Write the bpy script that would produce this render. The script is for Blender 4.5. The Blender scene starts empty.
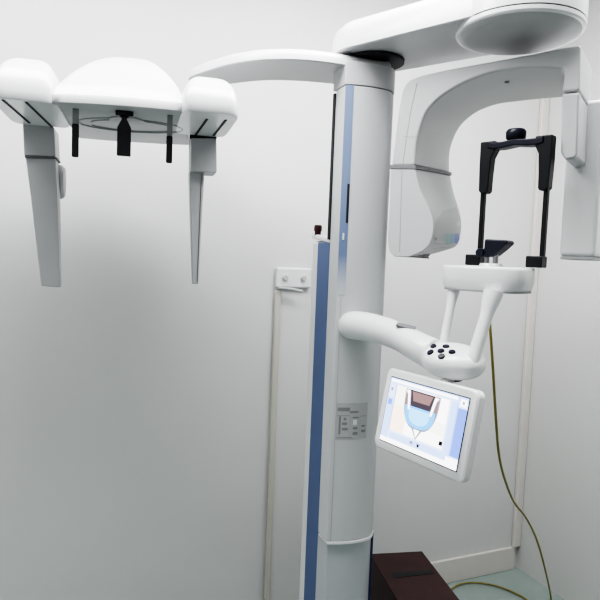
import bpy, bmesh, math, random
from mathutils import Vector, Matrix, Euler
from mathutils.geometry import normal as _n
random.seed(3)
scn = bpy.context.scene
COL = scn.collection
EYE = 1.5

# ------------------------------------------------------------------ camera
F = 600.0
pitch = math.radians(4.0); roll = math.radians(2.2)
fwd = Vector((0, math.cos(pitch), -math.sin(pitch)))
up0 = Vector((0, math.sin(pitch), math.cos(pitch)))
rt0 = Vector((1, 0, 0))
# world verticals lean to the right at the top of the frame
rt = rt0*math.cos(roll) + up0*math.sin(roll)
up = up0*math.cos(roll) - rt0*math.sin(roll)
cam_d = bpy.data.cameras.new('camera'); cam = bpy.data.objects.new('camera', cam_d); COL.objects.link(cam)
m = Matrix.Identity(4)
for i in range(3):
    m[i][0] = rt[i]; m[i][1] = up[i]; m[i][2] = -fwd[i]
m[2][3] = EYE
cam.matrix_world = m
cam_d.sensor_width = 36; cam_d.lens = 36.0; cam_d.clip_start = .02
scn.camera = cam
E = Vector((0, 0, EYE))

def ray(px, py): return rt*((px-300)/F) - up*((py-300)/F) + fwd
def at(px, py, Y):                       # point seen at (px,py), at distance Y in front
    d = ray(px, py); return E + d*(Y/d.y)
def hz(px, py, z):                       # point seen at (px,py) at height z
    d = ray(px, py); return E + d*((z-EYE)/d.z)
def onplane(px, py, p0, n):
    d = ray(px, py); return E + d*((p0-E).dot(n)/d.dot(n))
def rot(yaw):                            # unit vectors: along (turned by yaw from +x), and away from it
    a = math.radians(yaw); return Vector((math.cos(a), math.sin(a), 0)), Vector((-math.sin(a), math.cos(a), 0))
Z = Vector((0, 0, 1))

# ------------------------------------------------------------------ materials
def mat(name, col, rough=.4, metal=0, spec=.5, coat=0, bump=0, bscale=200, var=0, vscale=6, emit=None, es=1):
    M = bpy.data.materials.new(name); M.use_nodes = True
    nt = M.node_tree; b = nt.nodes['Principled BSDF']
    b.inputs['Base Color'].default_value = (*col, 1)
    b.inputs['Roughness'].default_value = rough; b.inputs['Metallic'].default_value = metal
    b.inputs['Specular IOR Level'].default_value = spec
    b.inputs['Coat Weight'].default_value = coat; b.inputs['Coat Roughness'].default_value = .12
    if emit:
        b.inputs['Emission Color'].default_value = (*emit, 1); b.inputs['Emission Strength'].default_value = es
    tc = nt.nodes.new('ShaderNodeTexCoord')
    if var:
        n = nt.nodes.new('ShaderNodeTexNoise'); n.inputs['Scale'].default_value = vscale; n.inputs['Detail'].default_value = 4
        nt.links.new(tc.outputs['Object'], n.inputs['Vector'])
        r = nt.nodes.new('ShaderNodeValToRGB')
        r.color_ramp.elements[0].position = .3; r.color_ramp.elements[1].position = .7
        r.color_ramp.elements[0].color = (*[c*(1-var) for c in col], 1); r.color_ramp.elements[1].color = (*[min(1, c*(1+var)) for c in col], 1)
        nt.links.new(n.outputs['Fac'], r.inputs['Fac']); nt.links.new(r.outputs['Color'], b.inputs['Base Color'])
    if bump:
        n = nt.nodes.new('ShaderNodeTexNoise'); n.inputs['Scale'].default_value = bscale
        nt.links.new(tc.outputs['Object'], n.inputs['Vector'])
        bp = nt.nodes.new('ShaderNodeBump'); bp.inputs['Strength'].default_value = bump; bp.inputs['Distance'].default_value = .002
        nt.links.new(n.outputs['Fac'], bp.inputs['Height']); nt.links.new(bp.outputs['Normal'], b.inputs['Normal'])
    return M
def ramp_mat(name, stops, axis, a, b_, rough=.35):     # colour fading along one object axis between a and b_
    M = mat(name, stops[0][1], rough); nt = M.node_tree; b = nt.nodes['Principled BSDF']
    tc = nt.nodes.new('ShaderNodeTexCoord'); sx = nt.nodes.new('ShaderNodeSeparateXYZ'); mr = nt.nodes.new('ShaderNodeMapRange'); r = nt.nodes.new('ShaderNodeValToRGB')
    nt.links.new(tc.outputs['Object'], sx.inputs[0]); nt.links.new(sx.outputs[axis], mr.inputs['Value'])
    mr.inputs['From Min'].default_value = a; mr.inputs['From Max'].default_value = b_
    nt.links.new(mr.outputs['Result'], r.inputs['Fac']); nt.links.new(r.outputs['Color'], b.inputs['Base Color'])
    el = r.color_ramp.elements
    el[0].position, el[0].color = stops[0][0], (*stops[0][1], 1); el[1].position, el[1].color = stops[-1][0], (*stops[-1][1], 1)
    for p, c in stops[1:-1]:
        e = el.new(p); e.color = (*c, 1)
    return M
WALL = mat('wall_paint', (.70, .70, .695), .42, spec=.35, bump=.05, bscale=60, var=.015, vscale=3)
FLOOR = mat('floor_vinyl', (.33, .40, .38), .4, var=.06, vscale=5)
CEIL = mat('ceiling_paint', (.8, .8, .8), .8)
WHITE = mat('white_plastic', (.80, .80, .81), .28, coat=.25)
SOFT = mat('soft_white_plastic', (.55, .55, .56), .42)
SHELL = mat('painted_column', (.60, .61, .62), .42)
ARMG = mat('cap_and_shade_grey', (.52, .52, .53), .45)  # cap grey, also painted shade on the arm and shoulder undersides
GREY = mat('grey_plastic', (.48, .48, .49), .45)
LOWGREY = mat('lower_column_grey', (.52, .54, .56), .35)
BLUE = mat('blue_panel', (.115, .165, .33), .38)
DKBLUE = mat('dark_blue', (.03, .045, .14), .4)
BLACK = mat('black_plastic', (.012, .012, .016), .38)
NAVY = mat('navy_plastic', (.012, .012, .028), .38)
SLOT = mat('dark_slot', (.03, .03, .035), .6)
SEAM = mat('seam_grey', (.22, .22, .23), .6)
SEAML = mat('light_seam', (.42, .42, .43), .6)
RODG = mat('grey_translucent_holder', (.30, .30, .31), .4)
CHROME = mat('brushed_metal', (.45, .45, .47), .3, metal=.8)
MAROON = mat('maroon_laminate', (.055, .018, .018), .42, var=.15, vscale=14)
REDBTN = mat('dark_red_button', (.05, .01, .012), .4)
YELLOW = mat('yellow_cable', (.30, .26, .075), .45, var=.15, vscale=25)
BEIGE = mat('beige_conduit', (.60, .58, .53), .5)
CREAM = mat('corner_strip', (.72, .69, .66), .5)
STICK = mat('silver_sticker', (.50, .51, .51), .45)
INK = mat('sticker_ink', (.30, .30, .31), .6)

# ------------------------------------------------------------------ mesh helpers (all in world coordinates, moved to the thing's base on linking)
def setp(o, **k):
    for a, v in k.items(): o[a] = v
def thing(name, label, cat, loc):
    o = bpy.data.objects.new(name, None); COL.objects.link(o); o.location = loc
    o.empty_display_size = .1
    setp(o, label=label, category=cat); return o
def base_of(o):
    p = Vector((0, 0, 0))
    while o: p += o.location; o = o.parent
    return p
def obj(name, bm, mats, parent=None, bevel=0, seg=3, sharp=35, remesh=0, smooth=0, origin=None, label=None):
    bmesh.ops.recalc_face_normals(bm, faces=bm.faces[:])
    off = base_of(parent) if parent else (origin or Vector((0, 0, 0)))
    bmesh.ops.translate(bm, verts=bm.verts[:], vec=-off)
    me = bpy.data.meshes.new(name); bm.to_mesh(me); bm.free()
    for q in (mats if isinstance(mats, (list, tuple)) else [mats]): me.materials.append(q)
    for p in me.polygons: p.use_smooth = True
    me.set_sharp_from_angle(angle=math.radians(sharp))
    o = bpy.data.objects.new(name, me); COL.objects.link(o)
    if parent: o.parent = parent
    else: o.location = off
    if remesh:
        r = o.modifiers.new('remesh', 'REMESH'); r.mode = 'VOXEL'; r.voxel_size = remesh; r.use_smooth_shade = True
        if smooth:
            s = o.modifiers.new('smooth', 'SMOOTH'); s.factor = .5; s.iterations = smooth
    if bevel:
        b = o.modifiers.new('bevel', 'BEVEL'); b.width = bevel; b.segments = seg; b.limit_method = 'ANGLE'; b.angle_limit = math.radians(34)
        b.harden_normals = True
    if label: o['label'] = label
    return o
def struct(name, bm, m, **k):
    o = obj(name, bm, m, **k); o['kind'] = 'structure'; return o
def face(bm, vs, mi=0):
    f = bm.faces.new(vs); f.material_index = mi; return f
def box(bm, c, u, v, w, su, sv, sw, mi=0):
    c = Vector(c); P = []
    for k in (-1, 1):
        for j in (-1, 1):
            for i in (-1, 1):
                P.append(bm.verts.new(c + u*(i*su/2) + v*(j*sv/2) + w*(k*sw/2)))
    for a in ((0, 1, 3, 2), (4, 5, 7, 6), (0, 1, 5, 4), (2, 3, 7, 6), (0, 2, 6, 4), (1, 3, 7, 5)):
        face(bm, [P[i] for i in a], mi)
def rings(bm, R, cap=True, closed=True, mi=0):
    V = [[bm.verts.new(p) for p in r] for r in R]
    n = len(V[0])
    for a, b in zip(V, V[1:]):
        for i in range(n if closed else n-1):
            face(bm, (a[i], a[(i+1) % n], b[(i+1) % n], b[i]), mi)
    if cap:
        face(bm, V[0], mi); face(bm, V[-1], mi)
    return V
def prism(bm, poly, z0, z1, mi=0):
    rings(bm, [[Vector((p[0], p[1], z0)) for p in poly], [Vector((p[0], p[1], z1)) for p in poly]], mi=mi)
def shell(bm, poly, z0, z1, n=10, ex=2.4, c=None, mi=0):  # prism whose top is rounded over towards the centre
    c = c or sum((Vector((p[0], p[1])) for p in poly), Vector((0, 0)))/len(poly)
    R = []
    for i in range(n+1):
        t = (i/n)*math.pi/2*.995
        s = max(0, math.cos(t))**(2/ex); h = math.sin(t)**(2/ex)
        R.append([Vector((c.x+(p[0]-c.x)*s, c.y+(p[1]-c.y)*s, z0+(z1-z0)*h)) for p in poly])
    rings(bm, R, mi=mi)
def superplan(c, u, v, a, b, ex=4, n=48):
    P = []
    for i in range(n):
        t = 2*math.pi*i/n; ct, st = math.cos(t), math.sin(t)
        x = abs(ct)**(2/ex)*a*(1 if ct >= 0 else -1); y = abs(st)**(2/ex)*b*(1 if st >= 0 else -1)
        P.append(Vector((c[0], c[1], 0)) + u*x + v*y)
    return P
def tube(bm, pts, r, n=12, mi=0, flat=1):
    pts = [Vector(p) for p in pts]; rs = r if isinstance(r, (list, tuple)) else [r]*len(pts)
    R = []; prev = None
    for i, p in enumerate(pts):
        d = (pts[min(i+1, len(pts)-1)] - pts[max(i-1, 0)]).normalized()
        a = prev - d*prev.dot(d) if prev else d.cross(Z if abs(d.z) < .9 else Vector((1, 0, 0)))
        a.normalize(); prev = a; b = d.cross(a)
        R.append([p + (a*math.cos(2*math.pi*k/n) + b*math.sin(2*math.pi*k/n)*flat)*rs[i] for k in range(n)])
    rings(bm, R, mi=mi)
def spline(pts, k=8):
    pts = [Vector(p) for p in pts]; out = []
    for i in range(len(pts)-1):
        p0 = pts[max(i-1, 0)]; p1 = pts[i]; p2 = pts[i+1]; p3 = pts[min(i+2, len(pts)-1)]
        for j in range(k):
            t = j/k
            out.append(.5*((2*p1)+(p2-p0)*t+(2*p0-5*p1+4*p2-p3)*t*t+(3*p1-p0-3*p2+p3)*t**3))
    return out + [pts[-1]]
def ellipsoid(bm, c, u, v, w, a, b, d, ex=2.0, n=32, mth=16):
    R = []
    for j in range(1, mth):
        t = math.pi*j/mth - math.pi/2
        s = abs(math.cos(t))**(2/ex); h = abs(math.sin(t))**(2/ex)*(1 if t > 0 else -1)
        R.append([Vector(c) + u*(a*s*math.cos(2*math.pi*k/n)) + v*(b*s*math.sin(2*math.pi*k/n)) + w*(d*h) for k in range(n)])
    rings(bm, R)
def disc(bm, c, nrm, u, a, b, th, n=24, mi=0):
    nrm = Vector(nrm).normalized(); u = (u - nrm*u.dot(nrm)).normalized(); v = nrm.cross(u)
    rings(bm, [[Vector(c) + u*(a*s*math.cos(2*math.pi*k/n)) + v*(b*s*math.sin(2*math.pi*k/n)) + nrm*h for k in range(n)]
               for s, h in ((1, -th*.3), (1, th*.6), (.85, th))], mi=mi)
def surf(o, px, py, lift=0):             # where the line of sight meets an object already built
    bpy.context.view_layer.update()
    M = o.matrix_world.inverted(); d = ray(px, py).normalized()
    ok, l, n, i = o.ray_cast(M @ E, M.to_3x3() @ d)
    if not ok: return None
    return o.matrix_world @ l + n*lift, n.copy()
def seam_on(name, o, pts, r, m, parent, k=10):
    P = []
    pts2 = []
    for a, b in zip(pts, pts[1:]):
        for i in range(k): pts2.append((a[0]+(b[0]-a[0])*i/k, a[1]+(b[1]-a[1])*i/k))
    pts2.append(pts[-1])
    for p in pts2:
        h = surf(o, *p)
        if h: P.append(h[0])
    if len(P) < 2: return None
    bm = bmesh.new(); tube(bm, P, r, 6)
    return obj(name, bm, m, parent)
bmn = bmesh.new

# ------------------------------------------------------------------ room
WU, WV = rot(23)
corner = hz(516, 567, 0)
def wallpt(s, z, off=0): return Vector((corner.x, corner.y, 0)) - WU*s - WV*off + Z*z     # s metres left of the corner, off in front of the wall
wn = WV
def on_wall(px, py): return onplane(px, py, corner, WV)
H = 2.75
bm = bmn(); box(bm, wallpt(1.9, H/2, -.05), WU, WV, Z, 4.2, .1, H); struct('wall_back', bm, WALL)
bm = bmn(); box(bm, Vector((corner.x, corner.y, H/2)) + WU*.05 - WV*2.2, WU, WV, Z, .1, 4.4, H); struct('wall_right', bm, WALL)
bm = bmn(); box(bm, wallpt(1.9, -.05, 2.2), WU, WV, Z, 4.2, 4.6, .1); struct('floor', bm, FLOOR)
bm = bmn(); box(bm, wallpt(1.9, H+.05, 2.2), WU, WV, Z, 4.2, 4.6, .1); struct('ceiling', bm, CEIL)
bm = bmn(); box(bm, wallpt(3.98, H/2, 2.2), WU, WV, Z, .1, 4.4, H); struct('wall_left', bm, WALL)
bm = bmn(); box(bm, wallpt(.53, .0575, .008), WU, WV, Z, 1.01, .016, .115); struct('baseboard_back', bm, CREAM, bevel=.004)
# corner trunking strip and wall conduit
bm = bmn(); box(bm, wallpt(.022, H/2+.0575, .012), WU, WV, Z, .042, .022, H-.117); struct('trim_1', bm, CREAM, bevel=.005)
pc = on_wall(273, 400); sc = (Vector((corner.x, corner.y, 0)) - pc).dot(WU)
ztop = on_wall(280, 290).z
bm = bmn(); box(bm, wallpt(sc, (ztop+.002)/2, .010), WU, WV, Z, .026, .018, ztop-.004); struct('trim_2', bm, BEIGE, bevel=.008)

# wall bracket with two round knobs
b0 = on_wall(275, 267); b1 = on_wall(309, 288)
s0 = (Vector((corner.x, corner.y, 0)) - b0).dot(WU); s1 = (Vector((corner.x, corner.y, 0)) - b1).dot(WU)
zt, zb = b0.z, b1.z
cc = wallpt((s0+s1)/2, (zt+zb)/2, .0)
br = thing('wall_bracket', 'small white wall bracket with two round screw caps left of the column', 'bracket', cc)
bm = bmn(); box(bm, cc - WV*.0115, WU, WV, Z, abs(s0-s1), .021, zt-zb); obj('back_plate', bm, WHITE, br, bevel=.008)
for k in (-.26, .26):
    bm = bmn(); c = cc + WU*(abs(s0-s1)*k) - WV*.022
    disc(bm, c, -WV, WU, .011, .011, .012); obj('screw_cap', bm, SOFT, br)
bm = bmn(); a = cc - WU*abs(s0-s1)*.42 - Z*(zt-zb)*.5 - WV*.03
tube(bm, [a + WV*.018, a, a + WU*.05 - Z*.004 - WV*.012, a + WU*.09 - Z*.012 - WV*.012], .006); obj('hook_rod', bm, GREY, br)

# ------------------------------------------------------------------ the machine
ML = 'white panoramic dental x-ray machine with a blue-striped column, overhead arms and tilted touch screen'
c_fl = at(337, 300, 1.70); c_fl.z = 0                 # front left corner of the carriage
root = thing('dental_xray_machine', ML, 'x-ray machine', Vector((0, 0, 0)))
CU, CV = rot(22)
wid = .172
root.location = (c_fl + CU*wid/2 + CV*.14)
def carr(u, v, z): return c_fl + CU*u + CV*v + Z*z
Zc0 = hz(330, 544, 0).z
zcap0 = 1.985; zcar0 = .675
# carriage: gently bowed front, straight sides
def carr_poly(w0, w1, d0, d1, bow=.022, n=14):
    P = [c_fl + CU*w0 + CV*d1]
    for i in range(n+1):
        t = i/n; P.append(c_fl + CU*(w0+(w1-w0)*t) + CV*(d0 + .008 - bow*math.sin(math.pi*(t*.9+.05)) + .030*max(0, (t-.75)/.25)**2))
    P.append(c_fl + CU*w1 + CV*d1)
    return P
bm = bmn(); prism(bm, carr_poly(0, wid, 0, .066), zcar0, zcap0-.001); carriage = obj('carriage', bm, SHELL, root, bevel=.004, sharp=50)
bm = bmn(); prism(bm, carr_poly(.002, wid, -.004, .064), zcar0-.007, zcar0-.0005); obj('trim_edge', bm, WHITE, carriage, sharp=50)
# stationary column with the blue side panel
bm = bmn(); prism(bm, carr_poly(.006, wid-.002, .006, .10), .03, zcar0-.0075); obj('lower_column', bm, LOWGREY, root, bevel=.004, sharp=50)
bm = bmn(); box(bm, carr(wid+.002, .075, .345), CU, CV, Z, .010, .07, .63); obj('edge_strip', bm, DKBLUE, root, bevel=.002)
zst = 1.555
bm = bmn(); box(bm, carr(.088, .138, zst/2+.015), CU, CV, Z, .148, .136, zst-.03); statc = obj('stationary_column', bm, SHELL, root, bevel=.006)
bm = bmn(); box(bm, carr(.0095, .120, zst/2-.0), CU, CV, Z, .009, .088, zst-.012); obj('blue_side_panel', bm, BLUE, statc, bevel=.002, label='blue side panel of the column')
bm = bmn(); box(bm, carr(.0095, .184, zst/2-.0), CU, CV, Z, .009, .036, zst-.010); obj('white_side_trim', bm, WHITE, statc, bevel=.003)
bm = bmn()
P = [carr(.004, .072, zst-.010), carr(.004, .214, zst+.008), carr(.165, .214, zst+.008), carr(.165, .072, zst-.010)]
rings(bm, [[p for p in P], [p + Z*.016 for p in P]]); obj('column_top_cap', bm, WHITE, statc, bevel=.005)
bm = bmn(); c = carr(.014, .188, zst+.021)
disc(bm, c, Z, CU, .010, .010, .02); disc(bm, c+Z*.014, Z, CU, .0125, .0125, .014); obj('emergency_button', bm, REDBTN, statc, label='dark red emergency stop button')
bm = bmn(); box(bm, carr(.007, .070, (zst+zcap0)/2-.004), CU, CV, Z, .022, .012, zcap0-zst-.012); obj('guide_slot', bm, SLOT, carriage)
bm = bmn(); box(bm, carr(wid/2, .16, .0155), CU, CV, Z, .21, .30, .029); obj('base_plate', bm, GREY, root, bevel=.008)
# cap on the carriage and the long curved arm to the skull unit
hA = EYE + .538
near = [(391, 72.5), (372, 70), (354, 67), (328, 63), (310, 61), (292, 60), (272, 60), (255, 61), (229, 65), (207, 71.5), (194, 76)]
fare = [(391, 86), (372, 86), (339, 84.5), (310, 82), (290, 80.8), (273, 80.5), (255, 81.3), (237, 83.3), (220, 86), (204, 90)]
npt = spline([hz(x, y, hA) for x, y in near], 5)
farp = spline([hz(x, y, hA) for x, y in fare], 5)
tip = [npt[-1] + Vector((-.02, .03, 0)), npt[-1] + Vector((-.035, .09, 0)), farp[-1] + Vector((-.02, .0, 0))]
outl = [Vector((p.x, p.y, 0)) for p in npt + tip + farp[::-1]]
bm = bmn()
tA = .036
cA = Vector((0, 0, 0))
def inset(P, d):
    n = len(P); out = []
    A = sum(P[i].x*P[(i+1) % n].y - P[(i+1) % n].x*P[i].y for i in range(n)); sg = 1 if A > 0 else -1
    for i in range(n):
        e = (P[(i+1) % n] - P[i-1]).normalized(); out.append(P[i] + Vector((-e.y, e.x, 0))*sg*d)
    return out
rings(bm, [[p + Z*(hA+z) for p in inset(outl, d)] for d, z in ((.003, 0), (0, .003), (0, .018), (.003, .026), (.009, .032), (.02, tA))])
bmesh.ops.recalc_face_normals(bm, faces=bm.faces[:])
for f in bm.faces: f.material_index = 1 if f.normal.z < -.5 else 0  # underside faces painted grey, shade put into the colour
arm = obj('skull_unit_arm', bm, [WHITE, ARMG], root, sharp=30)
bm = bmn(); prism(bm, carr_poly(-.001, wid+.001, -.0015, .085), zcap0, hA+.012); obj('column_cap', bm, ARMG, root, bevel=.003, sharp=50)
# ------- shoulder and disc
q = Vector((.19, 1.785, 0)); dc = Vector((.514, 1.522, 0))
zS = EYE + .58
bm = bmn(); disc(bm, q + Z*(hA+tA+.0), Z, CU, .085, .085, .009, 48); obj('pivot_ring', bm, SLOT, root)
def hull(c1, r1, c2, r2, n=28):
    d = (c2-c1); L = d.length; a0 = math.atan2(d.y, d.x); g = math.acos(max(-1, min(1, (r1-r2)/L)))
    P = []
    for i in range(n+1):
        t = a0 + g + (2*math.pi - 2*g)*i/n; P.append(c1 + Vector((math.cos(t), math.sin(t), 0))*r1)
    for i in range(n+1):
        t = a0 - g + (2*g)*i/n; P.append(c2 + Vector((math.cos(t), math.sin(t), 0))*r2)
    return P
bm = bmn(); hp = hull(q, .125, dc, .140)
rings(bm, [[p + Z*(zS+z) for p in inset(hp, d)] for d, z in ((.003, .0), (0, .003), (0, .012), (0, .045), (.008, .066), (.025, .083), (.055, .095))])
bmesh.ops.recalc_face_normals(bm, faces=bm.faces[:])
for f in bm.faces: f.material_index = 1 if f.normal.z < -.6 else 0  # downward faces get the darker grey as painted shade
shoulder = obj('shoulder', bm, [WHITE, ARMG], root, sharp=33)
def circ(c, r, n=64): return [c + Vector((math.cos(2*math.pi*i/n), math.sin(2*math.pi*i/n), 0))*r for i in range(n)]
bm = bmn()
rings(bm, [[p + Z*z for p in circ(dc, r)] for r, z in ((.1435, zS-.012), (.149, zS-.0115), (.1515, zS-.008), (.1515, zS+.001))])
swivel = obj('swivel_disc', bm, WHITE, root, sharp=33)
bm = bmn(); rings(bm, [[p + Z*z for p in circ(dc, r)] for r, z in ((.08, zS-.022), (.125, zS-.019), (.141, zS-.0135), (.143, zS-.011))]); obj('swivel_underside', bm, GREY, swivel, sharp=50)  # darker grey paints in the shade beneath the disc
bm = bmn()
rings(bm, [[p + Z*z for p in circ(dc, r)] for r, z in ((.1495, zS+.001), (.1495, zS+.004))]); obj('swivel_shadow_line', bm, SLOT, swivel)  # dark ring stands in for the shadow line where disc meets shoulder
bm = bmn()
rings(bm, [[p + Z*z for p in circ(dc, r)] for r, z in ((.152, zS+.004), (.152, zS+.045), (.145, zS+.070), (.118, zS+.092), (.08, zS+.105))])
obj('swivel_cover', bm, WHITE, swivel, sharp=60)

# ------- C-shaped arm
KU, KV = rot(-33)
pA = at(415, 77, 1.65); dC = .29
pB = pA + KV*dC
def A_(p): return onplane(p[0], p[1], pA, KV)
def B_(p): return onplane(p[0], p[1], pB, KV)
arch = [((391, 166), (415, 166), (450, 173)), ((394, 145), (416, 148), (450, 155)), ((397, 121), (419, 132), (453, 142)), ((400, 101), (426, 113), (459, 129)),
        ((404, 86), (437, 100), (467, 120)), ((413, 78), (451, 90), (478, 112)), ((437, 71.5), (468, 81), (490, 107)), ((465, 66), (487, 74), (501, 104)),
        ((500, 59.5), (510, 69), (517, 102)), ((530, 54), (532, 67), (535, 100)), ((552, 49.5), (552, 67.5), (552, 98.5))]
def station(o, i, f=None):
    O = A_(o); I = A_(i); Fp = B_(f) if f else I + KV*dC
    return [O, I, Fp, O + KV*dC*.92]
S = [station(*a) for a in arch]
def densify(S, k=3):
    cols = [spline([s[i] for s in S], k) for i in range(4)]
    return [list(t) for t in zip(*cols)]
Sd = densify(S)
leg_d = .14
def legst(o, i, d=leg_d): O = A_(o); I = A_(i); return [O, I, I + KV*d, O + KV*d]
tail = [[A_((570, 46)), A_((562, 69)), A_((562, 69))+KV*.26, A_((570, 46))+KV*.24],
        [A_((581, 44)), A_((564, 76)), A_((564, 76))+KV*.22, A_((581, 44))+KV*.2],
        [A_((579.5, 91)), A_((562, 92.5)), A_((562, 92.5))+KV*.19, A_((579.5, 91))+KV*.17]]
bm = bmn(); rings(bm, Sd + tail); carm = obj('c_arm', bm, SOFT, root, bevel=.008, sharp=40)
bm = bmn(); rings(bm, [legst((579.4, 92), (562, 93.5), .165), legst((578, 130), (561, 130), .16), legst((577, 154), (560.5, 152), .15), legst((576, 157.5), (565, 160), .13)])
leg = obj('detector_leg', bm, SOFT, root, bevel=.006, sharp=40)
tubeS = [((390.5, 168), (415, 168.5), (450, 175)), ((390, 190), (420, 189), (454, 193)), ((389, 213), (430, 210), (460, 213)), ((388, 228), (433.5, 224), (461.5, 227)),
         ((388, 243), (431, 241), (458, 244)), ((389.5, 251), (423, 250.5), (447, 250)), ((394, 256.5), (408, 257), (425, 255.5))]
Td = densify([station(*a) for a in tubeS], 3)
bm = bmn(); rings(bm, Td); thead = obj('x_ray_tube_head', bm, SOFT, root, bevel=.008, sharp=40)
# dark band between them
bb = [station((389.5, 164.8), (415.6, 165), (451.5, 172.2)), station((389.3, 168.6), (415.8, 169), (451.5, 175.4))]
def grow(S_, g):
    c = sum(S_, Vector((0, 0, 0)))/4; return [p + (p-c).normalized()*g for p in S_]
bm = bmn(); rings(bm, [grow(b, .002) for b in bb]); obj('dark_band', bm, SEAM, thead, bevel=.001)
neckc = A_((505, 66)) + KV*.22; neckc.z = 0
# swivel neck that carries the arm
bm = bmn(); rings(bm, [[p + Z*z for p in circ(neckc, r)] for r, z in ((.055, A_((505, 61)).z), (.055, zS-.015))]); obj('swivel_neck', bm, GREY, carm)
# sensor box behind the detector leg
sA = at(562, 200, 1.57); SU, SV = rot(-38)
bm = bmn()
c0 = sA
ztop_s, zbot_s = at(590, 104, 1.58).z, at(575, 257, 1.57).z
zmid_s = at(580, 160, 1.57).z
def sp(u, v, z): q_ = c0 + SU*u + SV*v; return Vector((q_.x, q_.y, z))
P0 = [(0, 0), (.088, 0), (.088, .16), (0, .16)]
rings(bm, [[sp(u, v, zbot_s) for u, v in P0], [sp(u, v, zmid_s) for u, v in P0], [sp(.036 + u*.59, v, ztop_s) for u, v in P0]])
sens = obj('sensor_box', bm, WHITE, root, bevel=.012, sharp=40)
bm = bmn(); box(bm, sp(.044, .08, zbot_s-.003), SU, SV, Z, .082, .15, .008); obj('sensor_foot', bm, GREY, sens, bevel=.002)

# details on the arm and head
seam_on('panel_seam', carm, [(417, 83), (411, 110), (406, 140), (403, 163)], .0012, SEAML, carm)
seam_on('panel_seam', carm, [(403.5, 136.5), (418, 137)], .001, SEAML, carm, 6)
seam_on('panel_seam', thead, [(402, 170), (401, 200), (399.5, 252)], .0012, SEAML, thead)
h = surf(carm, 507, 82)
if h:
    bm = bmn(); disc(bm, h[0], h[1], KU, .006, .006, .002); obj('screw_hole', bm, SEAM, carm)
def quad_on(bm, o, pts, lift=.0012, mi=0, n=4):
    g = []
    for j in range(n+1):
        row = []
        for i in range(n+1):
            s, t = i/n, j/n
            x = (pts[0][0]*(1-s)+pts[1][0]*s)*(1-t) + (pts[3][0]*(1-s)+pts[2][0]*s)*t
            y = (pts[0][1]*(1-s)+pts[1][1]*s)*(1-t) + (pts[3][1]*(1-s)+pts[2][1]*s)*t
            hh = surf(o, x, y, lift)
            row.append(bm.verts.new(hh[0]) if hh else None)
        g.append(row)
    for j in range(n):
        for i in range(n):
            vs = [g[j][i], g[j][i+1], g[j+1][i+1], g[j+1][i]]
            if all(vs): face(bm, vs, mi)
bm = bmn(); quad_on(bm, thead, [(435, 222), (461.3, 222), (458.5, 247), (432.5, 249)], .0006, n=6); quad_on(bm, thead, [(443, 211), (456, 207), (461, 222), (435, 222)], .0006, n=4)
obj('window_panel', bm, GREY, thead)
bm = bmn(); stk = [mat('sticker_green', (.30, .45, .45), .4), mat('sticker_teal', (.22, .36, .46), .4), mat('sticker_blue', (.17, .22, .48), .4)]
for k in range(3):
    x0 = 445 + k*4.6; quad_on(bm, thead, [(x0, 234), (x0+4.7, 233.7), (x0+4.7, 243.2), (x0, 243.5)], mi=k)
obj('warning_sticker', bm, stk, thead, label='blue and green sticker')
bm = bmn()
hs = [surf(thead, x, y, .0015) for x, y in ((433.8, 237.5), (436.8, 237.5), (435.3, 241))]
if all(hs): face(bm, [bm.verts.new(q_[0]) for q_ in hs])
obj('warning_triangle', bm, INK, thead)

# ------- carriage details
FADE = ramp_mat('blue_fading_strip', [(0, (.60, .61, .63)), (.10, (.52, .55, .62)), (.38, (.19, .25, .41)), (1, (.22, .28, .43))], 2, 1.40, 1.70)
bm = bmn()
def front(u): 
    t = u/wid; return .008 - .022*math.sin(math.pi*(t*.9+.05)) + .030*max(0, (t-.75)/.25)**2
def strip(bm, u0, u1, z0, z1, lift, n=4, mi=0):
    rr = []
    for i in range(n+1):
        u = u0+(u1-u0)*i/n; rr.append((carr(u, front(u)-lift, z0), carr(u, front(u)-lift, z1)))
    V = [[bm.verts.new(p) for p in r] for r in rr]
    for a, b in zip(V, V[1:]): face(bm, (a[0], b[0], b[1], a[1]), mi)
def u_at(px, py):
    best = min(range(0, 181), key=lambda i: abs(project(carr(i/1000, front(i/1000), 0) + Z*zz(px, py, i/1000)) - px))
    return best/1000
def project(p):
    d = p - E; return 300 + F*d.dot(rt)/d.dot(fwd)
def zz(px, py, u):
    p = carr(u, front(u), 0); d = ray(px, py); return EYE + d.z*(p.y/d.y)
def cz(px, py): u = u_at(px, py); return u, zz(px, py, u)
ua, _ = cz(341.5, 160); ub, _ = cz(351, 160)
strip(bm, ua, ub, 1.40, zcap0-.001, .0008); obj('blue_front_strip', bm, FADE, carriage, label='blue strip fading to white')
bm = bmn(); u, z1 = cz(348.5, 184); _, z0 = cz(348, 223); strip(bm, u-.003, u+.003, z0, z1, .0016); obj('display_slot', bm, SLOT, carriage)
bm = bmn(); u, z1 = cz(342.6, 233); _, z0 = cz(342, 240); box(bm, carr(u+.002, front(u)-.002, (z0+z1)/2), CU, CV, Z, .005, .004, z1-z0); obj('power_switch', bm, WHITE, carriage, bevel=.001)
bm = bmn(); strip(bm, .0115, .0128, zcar0+.002, 1.39, .0008); obj('panel_seam', bm, SEAML, carriage)
bm = bmn(); strip(bm, wid-.022, wid-.0208, zcar0+.002, 1.24, .0008); obj('panel_seam', bm, SEAML, carriage)
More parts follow.
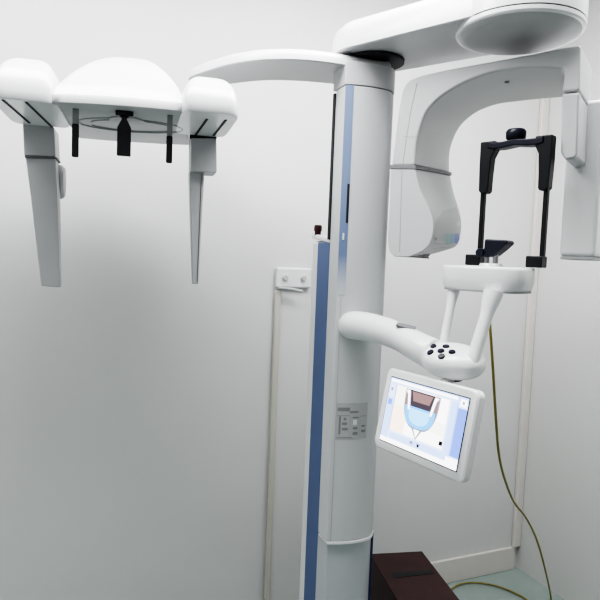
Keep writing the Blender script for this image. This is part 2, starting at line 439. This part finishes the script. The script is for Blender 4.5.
# rating label
bm = bmn()
u0, zT = cz(336.5, 403); u1, zB = cz(366, 438)
strip(bm, u0, u1, zB, zT, .0008, 8, 0)
def lab(x0, x1, y0, y1, mi=1):
    strip(bm, u0+(u1-u0)*x0, u0+(u1-u0)*x1, zT+(zB-zT)*y1, zT+(zB-zT)*y0, .0014, 2, mi)
for a in ((.03, .40, .12, .22), (.40, .68, .22, .27), (.50, .70, .38, .42), (.03, .40, .335, .35), (.08, .14, .36, .86), (.22, .30, .40, .47), (.18, .33, .53, .60), (.18, .36, .68, .75),
          (.52, .67, .66, .73), (.52, .68, .80, .88), (.75, .98, .36, .375), (.80, .93, .62, .67), (.80, .95, .75, .82), (.03, .5, .935, .95)):
    lab(*a)
for a in ((.02, .98, .01, .02), (.02, .98, .98, .99), (.42, .43, .35, .93), (.73, .74, .35, .93)): lab(*a, 2)
lab(.52, .64, .46, .60, 3)
obj('rating_label', bm, [STICK, INK, SEAML, WHITE], carriage, label='silver rating label with small dark print')

# ------- patient support arm with control pod
PU, PV = rot(-52)
bm = bmn()
path = [((347, 326.5), 1.765, .037), ((353, 325.5), 1.70, .0405), ((365, 326.5), 1.655, .0405), ((384, 331), 1.60, .038), ((402, 338), 1.55, .0365), ((418, 347), 1.50, .038), ((432, 354), 1.47, .04)]
pp = spline([at(*p, Y) for p, Y, r in path], 5)
rr = spline([Vector((r, 0, 0)) for p, Y, r in path], 5)
tube(bm, pp, [v.x for v in rr], 24)
pc_ = at(453, 361, 1.44)
tw = (Z*math.cos(.30) + Vector((-.3, -.95, 0)).normalized()*math.sin(.30)).normalized()
tu = (PU*.5 + Vector((1, 0, 0))*.5); tu = (tu - tw*tu.dot(tw)).normalized(); tv = tw.cross(tu)
ellipsoid(bm, pc_, tu, tv, tw, .078, .062, .036, 2.6)
parm = obj('patient_support_arm', bm, WHITE, root, remesh=.0045, smooth=10)
bm = bmn()
h = surf(parm, 440, 351)
def pad(o, px, py, a, b, th, nm, m, par, n=24):
    hh = surf(o, px, py)
    if hh:
        bm = bmn(); disc(bm, hh[0], hh[1], Vector((1, 0, 0)), a, b, th, n); return obj(nm, bm, m, par)
for x, y in ((433, 346.5), (446, 346.8), (430.5, 352.5), (452, 352.3), (441.5, 356.5), (441, 351.2)):
    pad(parm, x, y, .0085, .0074, .004, 'keypad_button', NAVY, parm)
hh = surf(parm, 406, 326.5)
bm = bmn(); nn = hh[1]; uu = (Vector((1, -.35, -.18)) - nn*Vector((1, -.35, -.18)).dot(nn)).normalized(); box(bm, hh[0], uu, nn.cross(uu), nn, .05, .022, .006); obj('arm_release_key', bm, SEAM, parm, bevel=.002)
bm = bmn(); p = at(453, 376, 1.43); ellipsoid(bm, p, PU, PV, Z, .03, .022, .014); obj('screen_joint', bm, SLOT, parm)

# ------- touch screen
tl = at(392.5, 376.6, 1.545); 
MU = PU.copy()
def scr_basis():
    YL = 1.53; a = at(393.7, 377.3, YL)
    best = None
    for i in range(400):
        Y = 1.2 + i*.001; b = at(471.7, 399.3, Y)
        e = abs(b.z - a.z)
        if best is None or e < best[0]: best = (e, b)
    b = best[1]; u_ = (b-a); W = u_.length; u_.normalize()
    nrm = Vector((u_.y, -u_.x, 0)); nrm = nrm if nrm.y < 0 else -nrm
    bl = None
    for i in range(200):
        tilt = math.radians(i*.2); dn = (-Z*math.cos(tilt) + nrm*math.sin(tilt))
        for hgt in [W*(.60+.01*k_) for k_ in range(20)]:
            e = 0
            for c, X_, Y_ in ((a + dn*hgt, 381, 440.6), (b + dn*hgt, 458.8, 469)):
                d = c - E; x = 300+F*d.dot(rt)/d.dot(fwd); y = 300-F*d.dot(up)/d.dot(fwd)
                e += (x-X_)**2 + (y-Y_)**2
            if bl is None or e < bl[0]: bl = (e, dn, hgt)
    return a, u_, bl[1], W, bl[2]
sa, su, sd, SW, SH = scr_basis()
sn = sd.cross(su); sn = sn if sn.y < 0 else -sn
def scr(x, y, l=0): return sa + su*(SW*x) + sd*(SH*y) + sn*l
def rrect(c, u, v, a, b, r, n=6):
    P = []
    for k, (sx, sy) in enumerate(((1, 1), (-1, 1), (-1, -1), (1, -1))):
        for i in range(n+1):
            t = math.pi/2*(k + i/n); P.append(c + u*(sx*(a-r) + r*math.cos(t)) + v*(sy*(b-r) + r*math.sin(t)))
    return P
mc = scr(.5, .5)
mg = .0225
R = [(rrect(mc - sn*l, su, sd, SW/2+mg-i, SH/2+mg-i, .018)) for i, l in ((.004, -.006), (0, -.002), (0, .016), (.006, .024), (.03, .030))]
bm = bmn(); rings(bm, R); tscreen = obj('touch_screen', bm, WHITE, root, sharp=40)
bm = bmn(); rings(bm, [rrect(mc + sn*.0062, su, sd, SW/2+.0025, SH/2+.0025, .002), rrect(mc + sn*.0068, su, sd, SW/2+.002, SH/2+.002, .002)]); obj('screen_gasket', bm, SLOT, tscreen)
def em(n, c, s=1.7): return mat(n, tuple(v*.05 for v in c), .25, emit=tuple(v**1.8 for v in c), es=s)
UI = [em('ui_white', (.93, .92, .90)), em('ui_pale_blue', (.60, .70, .93)), em('ui_blue', (.33, .44, .80)), em('ui_mid', (.70, .78, .94)), em('ui_cream', (.96, .86, .76)),
      em('ui_jaw', (.20, .17, .20)), em('ui_jaw_brown', (.42, .32, .32)), em('ui_cyan', (.25, .60, .90)), em('ui_cyan_light', (.45, .74, .96)), em('ui_dark', (.03, .03, .06)), em('ui_grey', (.40, .42, .50)), em('ui_bright', (1, 1, 1))]
bm = bmn()
def ui(pts, l, mi): face(bm, [bm.verts.new(scr(x, y, .0072 + l*.00025)) for x, y in pts], mi)
def uir(x0, x1, y0, y1, l, mi): ui([(x0, y0), (x1, y0), (x1, y1), (x0, y1)], l, mi)
uir(0, 1, 0, 1, 0, 3)
uir(0, 1, 0, .075, 1, 1); uir(.015, .88, .015, .06, 2, 11); uir(0, .10, .075, .93, 1, 1); uir(.015, .085, .09, .30, 2, 3)
uir(.02, .075, .33, .42, 3, 2); uir(.03, .06, .15, .20, 3, 10)
uir(.11, .80, .09, .80, 1, 0); uir(.11, .30, .40, .79, 2, 4); uir(.52, .79, .10, .45, 2, 11); uir(.30, .78, .62, .79, 2, 11)
uir(.82, .90, .09, .86, 1, 1); uir(.90, 1, .16, .84, 1, 2); uir(.915, .99, .03, .13, 3, 11); uir(.94, .965, .06, .10, 4, 10)
uir(.0, 1, .93, 1, 2, 11); uir(.12, .86, .83, .92, 1, 1); uir(.86, 1, .86, 1, 3, 11)
uir(.10, .105, .09, .81, 3, 10); uir(.89, .895, .09, .84, 3, 2)
for x in (.41, .50): uir(x, x+.04, .845, .885, 4, 10)
uir(.51, .53, .86, .90, 5, 9); uir(.76, .80, .69, .75, 4, 9)
def cup(x0, x1, y0, y1, l, mi, k=1.6, n=14, a0=0.0):
    cx = (x0+x1)/2; w = (x1-x0)/2; L = []; Rr = []
    for i in range(n+1):
        t = i/n; ww = w*(1-.0*t)*(max(0, 1-t**3.2))**.5; y = y0+(y1-y0)*t; L.append((cx-ww, y)); Rr.append((cx+ww, y))
    ui([*L, *Rr[::-1][1:]], l, mi)
cup(.24, .69, .10, .69, 3, 10); cup(.255, .675, .10, .665, 4, 6); cup(.30, .63, .10, .40, 5, 5)
ui([(.33, .12), (.60, .12), (.57, .26), (.36, .26)], 6, 6); ui([(.27, .12), (.31, .12), (.34, .36), (.30, .42)], 6, 10); ui([(.66, .12), (.62, .12), (.59, .36), (.63, .42)], 6, 10)
cup(.27, .66, .34, .65, 7, 7); cup(.33, .60, .37, .60, 8, 8)
for sx in (-1, 1):
    c = .465
    ui([(c+sx*.215, .12), (c+sx*.165, .11), (c+sx*.155, .17), (c+sx*.13, .40), (c+sx*.155, .40), (c+sx*.185, .18)], 9, 11)
ui([(.40, .66), (.53, .66), (.475, .80), (.465, .80)], 3, 10); ui([(.425, .66), (.505, .66), (.47, .78)], 4, 11)
obj('display', bm, UI, tscreen, label='lit display with a blue and brown jaw picture')
bm = bmn(); p1 = scr(.62, -.06, -.012); p0 = at(454, 371, 1.43)
tube(bm, [p1, p0], .014); obj('screen_bracket', bm, GREY, tscreen)

# ------- chin table on two tubes
tL = at(447, 275, 1.585); tR = at(532, 283, 1.44)
tv_ = Vector(((tR-tL).x, (tR-tL).y, 0)); tlen = tv_.length; TU = tv_.normalized(); TV = Vector((-TU.y, TU.x, 0))
tc = (tL+tR)/2
zt_t = at(490, 266.5, 1.51).z
zt_b = at(495, 291, 1.47).z
pl = superplan(tc, TU, TV, tlen/2-.002, .070, 3.2, 56)
bm = bmn()
def sc(P, s, z): 
    c = Vector((tc.x, tc.y, 0)); return [c + (p-c)*s + Z*z for p in P]
rings(bm, [sc(pl, .80, zt_b-.001), sc(pl, .93, zt_b), sc(pl, .965, zt_b+.006), sc(pl, 1, zt_b+.028), sc(pl, 1.0, zt_t-.008), sc(pl, .985, zt_t-.002), sc(pl, .95, zt_t)])
tab = obj('chin_table', bm, WHITE, root, sharp=60)
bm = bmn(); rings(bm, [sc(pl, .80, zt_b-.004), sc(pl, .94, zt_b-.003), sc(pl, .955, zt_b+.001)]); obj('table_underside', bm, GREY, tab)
for (ax, ay, aY), (bx, by, bY), r, nm in (((454, 289, 1.53), (443, 345, 1.49), .0105, 'support_tube'), ((492, 297, 1.43), (474, 356, 1.40), .0150, 'support_tube')):
    a = at(ax, ay, aY); b = at(bx, by, bY); d = (b-a).normalized()
    bm = bmn(); tube(bm, [a - d*.012, a + d*.008, a + d*.03, a + d*.05, b + d*.02], [r*1.55, r*1.45, r*1.15, r, r], 20); obj(nm, bm, WHITE, root, sharp=60)

# ------- head support frame
YL, YR = 1.56, 1.45
fl = at(480, 255, YL); fr = at(542, 262, YR)
HU = Vector(((fr-fl).x, (fr-fl).y, 0)); HU.normalize(); HV = Vector((-HU.y, HU.x, 0))
bm0 = bmn()
# left post and right post with a bowed cross bar
tlp = at(484, 146, YL); trp = at(548, 142, YR)
zz0 = zt_t
bl = Vector((fl.x, fl.y, zz0)); brr = Vector((fr.x, fr.y, zz0))
ztopb = (tlp.z + trp.z)/2
for s, b in ((-1, bl), (1, brr)):
    box(bm0, Vector((b.x, b.y, (zz0+ztopb)/2+.01)), HU, HV, Z, .0105, .015, ztopb-zz0-.01)
frame = obj('head_frame', bm0, BLACK, root, bevel=.002)
for s, b in ((-1, bl), (1, brr)):
    bm = bmn(); box(bm, Vector((b.x, b.y, zz0+.0155)) - HU*(.013 if s < 0 else .014), HU, HV, Z, .040, .034, .028); obj('clamp_block', bm, BLACK, frame, bevel=.003)
    # temple pad: broad at the top, hooking inward, tapering to a blunt tip
    o = Vector((b.x, b.y, 0)); iw = -s
    prof = [(-.010, ztopb+.012), (.030, ztopb+.012), (.032, ztopb-.008), (.021, ztopb-.03), (.018, ztopb-.075), (.017, ztopb-.112), (.013, ztopb-.118), (-.002, ztopb-.118), (-.008, ztopb-.112), (-.010, ztopb-.05)]
    bm = bmn(); rings(bm, [[o + HU*(iw*x) + HV*v + Z*z for x, z in prof] for v in (-.014, .014)]); obj('temple_pad', bm, BLACK, frame, bevel=.003)
L = (brr-bl).length; mid = Vector(((bl.x+brr.x)/2, (bl.y+brr.y)/2, ztopb))
bm = bmn()
rings(bm, [[mid + HU*(L*x) + HV*v + Z*(zo + dz) for v, dz in ((-.018, -.009), (.018, -.009), (.018, .007), (-.018, .007))] for x, zo in ((-.44, .004), (-.34, .0), (-.2, .0), (0, .004), (.2, .0), (.34, .0), (.44, .004))])
obj('cross_bar', bm, NAVY, frame, bevel=.003)
bm = bmn(); rings(bm, [[mid - HU*.004 + p + Z*z for p in circ(Vector((0, 0, 0)), r, 32)] for r, z in ((.016, .008), (.0235, .014), (.0245, .030), (.020, .036))]); obj('adjust_knob', bm, NAVY, frame, sharp=50)

# ------- chin rest
cr = at(491, 262, 1.515); cr.z = zt_t
bm = bmn()
tube(bm, [cr + Z*0, cr + Z*.008], [.03, .026], 28); obj('chin_rest_base', bm, WHITE, tab, sharp=50)
for k, hgt in ((-.0085, .05), (.0085, .045)):
    bm = bmn(); tube(bm, [cr + HU*k*1.35 + Z*.005, cr + HU*k*1.35 + Z*hgt], .0068, 16); obj('chin_rest_post', bm, CHROME, tab)
bm = bmn()
prof = [(-.022, .022), (-.012, .032), (-.010, .068), (.046, .066), (.050, .058), (.030, .040), (.012, .026)]
rings(bm, [[cr + HU*(x+.0) + HV*v*(1-.0) + Z*z for x, z in prof] for v in (-.022, .022)]); obj('chin_rest', bm, NAVY, tab, bevel=.004)
bm = bmn(); disc(bm, cr + HU*-.02 + Z*.034 - HV*.016, -HV, HU, .011, .011, .012); obj('chin_rest_knob', bm, NAVY, tab)

# ------- skull (cephalometric) unit
KH = EYE + .34
U, V = rot(15)
# pods
def pod(nm, px, py, w, dep, hgt):
    c = hz(px, py, KH); c = c + U*0
    ctr = c + U*(-w/2) + V*(dep/2)
    P = superplan(ctr, U, V, w/2, dep/2, 7, 96)
    # chamfered tail towards the back like a boat
    bm = bmn()
    R = []
    for s, z in ((.985, 0), (1, .004)): R.append([Vector((ctr.x, ctr.y, 0)) + (p - Vector((ctr.x, ctr.y, 0)))*s + Z*(KH+z) for p in P])
    n = 12
    for i in range(n+1):
        t = (i/n)*math.pi/2*.99; s = math.cos(t)**(2/2.4); h_ = math.sin(t)**(2/1.9)
        R.append([Vector((ctr.x, ctr.y, 0)) + (p - Vector((ctr.x, ctr.y, 0)))*s + Z*(KH+.022+(hgt-.022)*h_) for p in P])
    rings(bm, R)
    return obj(nm, bm, WHITE, root, sharp=50), ctr
rp, rc = pod('side_pod', 241, 115.5, .142, .30, .112)
lp, lc = pod('side_pod', 57.5, 103.5, .150, .30, .126)
# dome over a thin shelf
f1 = hz(50, 103.5, KH); f2 = hz(186, 113, KH)
fu = Vector(((f2-f1).x, (f2-f1).y, 0)); fL = fu.length; fu.normalize(); fv = Vector((-fu.y, fu.x, 0))
sm = (f1+f2)/2; dD = .46
scx = Vector((sm.x, sm.y, 0)) + fv*dD/2
pl = []
n = 24
for i in range(n+1):
    t = -1 + 2*i/n; pl.append(Vector((sm.x, sm.y, 0)) + fu*(t*fL/2) - fv*.014*(1-t*t))
for i in range(n+1):
    t = 1 - 2*i/n; pl.append(Vector((sm.x, sm.y, 0)) + fu*(t*fL*.53 - .022) + fv*(dD - .015*abs(t)**2.5))
bm = bmn()
R = [[p + Z*(KH+z) for p in inset(pl, d)] for d, z in ((.004, .0015), (0, .004), (0, .020), (.003, .023))]
rings(bm, R); shelf = obj('shelf', bm, SOFT, root, sharp=50)
bm = bmn(); nD = 14; R = []
dcn = scx - fv*.03
for i in range(nD+1):
    t = (i/nD)*math.pi/2*.99; s = (1 - (i/nD)**1.5)*.985 + .01; h_ = (1 - (s/.995)**1.75)**.85 if s < .995 else 0
    R.append([dcn + (p - dcn)*(s*.99) + Z*(KH+.0235+.152*h_) for p in pl])
rings(bm, R); dome = obj('dome', bm, WHITE, shelf, sharp=60)
# ring seams on the underside
for rr_, a0, a1 in ((.138, 0, 360), (.105, 195, 250), (.115, 290, 345), (.115, 20, 160)):
    bm = bmn(); cR = Vector((sm.x, sm.y, 0)) + fv*.20
    tube(bm, [cR + fu*(rr_*math.cos(math.radians(a0+(a1-a0)*i/30))) + fv*(rr_*.62*math.sin(math.radians(a0+(a1-a0)*i/30))) + Z*(KH+.0004) for i in range(31)], .0016, 6)
    obj('ring_seam', bm, SEAML, shelf)
bm = bmn(); cR = Vector((sm.x, sm.y, 0)) + fv*.13
disc(bm, cR + Z*KH, -Z, fu, .045, .045, .004, 32); obj('rotation_plate', bm, GREY, shelf)
# slots on pod undersides and collars
def post(pd, ctr, slots, colf, legpx, dcol, dbot, Y, nm):
    for (x0, y0), (x1, y1) in slots:
        a = hz(x0, y0, KH-.0005); b = hz(x1, y1, KH-.0005); d = (b-a).normalized()
        bm = bmn(); box(bm, (a+b)/2, d, d.cross(Z), Z, (b-a).length, .006, .002); obj('guide_slot', bm, SLOT, pd)
def slab(bm, top, bot, dt, db):        # 2 front corners at top and at bottom, pushed back by dt / db
    a, b = top; c, d = bot
    rings(bm, [[a, b, b + V*dt, a + V*dt], [c, d, d + V*db, c + V*db]])
post(lp, lc, (((3, 100), (29.5, 123)), ((26, 102), (52, 127))), 0, 0, 0, 0, 0, 0)
post(rp, rc, (((207, 119), (195.5, 135)), ((226, 120), (213.5, 135.5))), 0, 0, 0, 0, 0, 0)
# left post: collar, tapering plate, round ear plate behind
YLp = 1.685
def planeV(px, py, p0): return onplane(px, py, p0, V)
p0 = hz(53, 127, KH)
bm = bmn(); slab(bm, (planeV(22.5, 122, p0), planeV(54, 127, p0)), (planeV(24, 155.5, p0), planeV(55.5, 157, p0)), .105, .10); colL = obj('post_collar', bm, SOFT, root, bevel=.003)
bm = bmn()
q0 = p0 + V*.004
rings(bm, [[a, b, b + V*dt, a + V*dt] for a, b, dt in ((planeV(25.5, 157.5, q0), planeV(55.5, 158.5, q0), .085), (planeV(31, 200, q0), planeV(57.5, 200, q0), .07), (planeV(41, 286, q0), planeV(60, 287.5, q0), .035))])
legL = obj('post_leg', bm, SOFT, root, bevel=.003)
bm = bmn(); slab(bm, (planeV(24.5, 155.8, p0-V*.002), planeV(56.5, 157.2, p0-V*.002)), (planeV(24.6, 157.3, p0-V*.002), planeV(56.5, 158.6, p0-V*.002)), .092, .092); obj('collar_seam', bm, SEAM, colL)
bm = bmn(); ep = at(58.5, 182, p0.y+.10); disc(bm, ep, U, V, .045, .05, .018, 32); obj('ear_plate', bm, SOFT, legL)
# right post
p0 = hz(204, 136, KH)
bm = bmn(); slab(bm, (planeV(191, 134, p0), planeV(216.5, 134.5, p0)), (planeV(191, 171.5, p0), planeV(217, 172.5, p0)), .09, .09); colR = obj('post_collar', bm, SOFT, root, bevel=.003)
bm = bmn(); slab(bm, (planeV(190, 134.6, p0-V*.0015), planeV(216.8, 135, p0-V*.0015)), (planeV(190, 138, p0-V*.0015), planeV(216.8, 138.4, p0-V*.0015)), .02, .02); obj('collar_seam', bm, SLOT, colR)
bm = bmn(); q0 = p0 + V*.02; slab(bm, (planeV(189.5, 171, q0), planeV(204.5, 171, q0)), (planeV(192.5, 284, q0), planeV(198.5, 284, q0)), .055, .03); legR = obj('post_leg', bm, SOFT, root, bevel=.003)
bm = bmn(); q1 = q0 - V*.0008
tube(bm, [planeV(201.5, 174, q1), planeV(197.2, 282, q1)], .0012, 6); obj('panel_seam', bm, SEAM, legR)
# black ear rods and nasal rest hanging from the shelf
def rod(x0, x1, yt, ym, yb, Y, nm):
    bm = bmn(); a = at(x0, yt, Y); b = at(x1, yt, Y); w = (b-a).length; c = (a+b)/2
    zt_, zm, zb_ = KH+.001, at(x0, ym, Y).z, at(x0, yb, Y).z
    box(bm, Vector((c.x, c.y, (zt_+zm)/2)), U, V, Z, w*.9, .009, zt_-zm); r_ = obj(nm, bm, RODG, root, bevel=.001, label='grey upper ear rod holder')
    bm = bmn(); box(bm, Vector((c.x, c.y, (zb_+zm)/2)), U, V, Z, w, .012, zm-zb_); obj('rod_tip', bm, BLACK, r_, bevel=.003, label='black rod tip')
rod(72.5, 79, 108, 124, 157, 1.49, 'ear_rod'); rod(167, 173, 116, 136, 163, 1.52, 'ear_rod')
c = at(124.5, 113, 1.50)
bm = bmn(); box(bm, Vector((c.x, c.y, KH-.005)), U, V, Z, .042, .03, .012)
nas = obj('nasal_rest', bm, BLACK, root, bevel=.003)
bm = bmn(); zA = at(124, 119, 1.5).z; zB_ = at(124, 128, 1.5).z; zC = at(124, 156, 1.5).z
prof = [(-.014, KH-.010), (.014, KH-.010), (.005, zA), (.016, zB_), (.0165, zC), (-.0165, zC), (-.016, zB_), (-.005, zA)]
rings(bm, [[Vector((c.x, c.y, 0)) + U*x + V*v + Z*z for x, z in prof] for v in (-.008, .008)]); obj('nasal_blade', bm, BLACK, nas, bevel=.002)

# ------------------------------------------------------------------ maroon step box beside the column
zb = .42
fr_ = hz(422, 551, zb); nr_ = hz(460, 600, zb); fl_ = hz(372, 556, zb)
bv = Vector(((fr_-nr_).x, (fr_-nr_).y, 0)).normalized(); bu = Vector((bv.y, -bv.x, 0))
bw, bd = .205, .40
bc = Vector((fr_.x, fr_.y, 0)) - bu*bw/2 - bv*bd/2
# keep clear of the machine column
stool = thing('step_stool', 'dark maroon box stool with a dark hand slot in its top, beside the column', 'stool', bc)
bm = bmn(); box(bm, bc + Z*(zb/2-.009), bu, bv, Z, bw-.012, bd-.012, zb-.02); obj('body', bm, MAROON, stool, bevel=.003)
bm = bmn(); box(bm, bc + Z*(zb-.01), bu, bv, Z, bw, bd, .02); lid = obj('top_board', bm, MAROON, stool, bevel=.003)
a = hz(393, 575.5, zb); b = hz(433, 572, zb); d = (b-a).normalized(); w_ = Vector((-d.y, d.x, 0))
bm = bmn(); prism(bm, [(a+b)/2 + d*(x*(b-a).length/2) + w_*y for x, y in ((-1, -.016), (1, -.012), (1.03, 0), (1, .012), (-1, .016), (-1.04, 0))], zb-.001, zb+.0008); obj('hand_slot', bm, BLACK, lid)

# ------------------------------------------------------------------ yellow cable
pts = [at(489, 297, 1.46), at(490, 325, 1.475), at(493, 370, 1.50), at(496, 420, 1.56), at(499, 455, 1.66), at(505, 480, 1.80), at(514, 502, 1.95), at(526, 518, 2.10), at(536, 538, 2.20), at(544, 565, 2.26)]
pts += [hz(551, 598, .012), hz(553, 625, .008), hz(545, 630, .008), hz(530, 603, .008), hz(515, 593, .008), hz(500, 587, .008), hz(485, 583.5, .008), hz(470, 582.5, .008), hz(458, 585, .008), hz(446, 592, .008), hz(425, 600, .008)]
bm = bmn(); tube(bm, spline(pts, 8), .0036, 8)
cab = obj('cable', bm, YELLOW, origin=Vector((pts[10].x, pts[10].y, 0)))
setp(cab, label='thin yellow cable hanging from the chin table and looping across the floor', category='cable')

# ------------------------------------------------------------------ light
def area(nm, loc, target, sx, sy, e, col=(1, 1, 1)):
    l = bpy.data.lights.new(nm, 'AREA'); l.shape = 'RECTANGLE'; l.size = sx; l.size_y = sy; l.energy = e; l.color = col
    o = bpy.data.objects.new(nm, l); COL.objects.link(o); o.location = loc
    o.rotation_euler = (Vector(target) - Vector(loc)).to_track_quat('-Z', 'Y').to_euler(); return o
area('ceiling_lamp', (-.45, 1.15, 2.72), (-.45, 1.32, 0), 1.7, .5, 26)
area('ceiling_lamp', (.72, 1.50, 2.72), (.74, 1.70, 0), 1.0, .5, 22)
area('front_fill', (-.3, -1.0, 2.3), (.1, 2.2, 2.35), 1.6, .7, 3)  # weak fill added from the front, not a window of the room
w = bpy.data.worlds.new('world'); scn.world = w; w.use_nodes = True
w.node_tree.nodes['Background'].inputs[0].default_value = (.95, .97, 1, 1); w.node_tree.nodes['Background'].inputs[1].default_value = .13
scn.view_settings.view_transform = 'AgX'; scn.view_settings.look = 'AgX - Very High Contrast'
scn.view_settings.exposure = 0.33
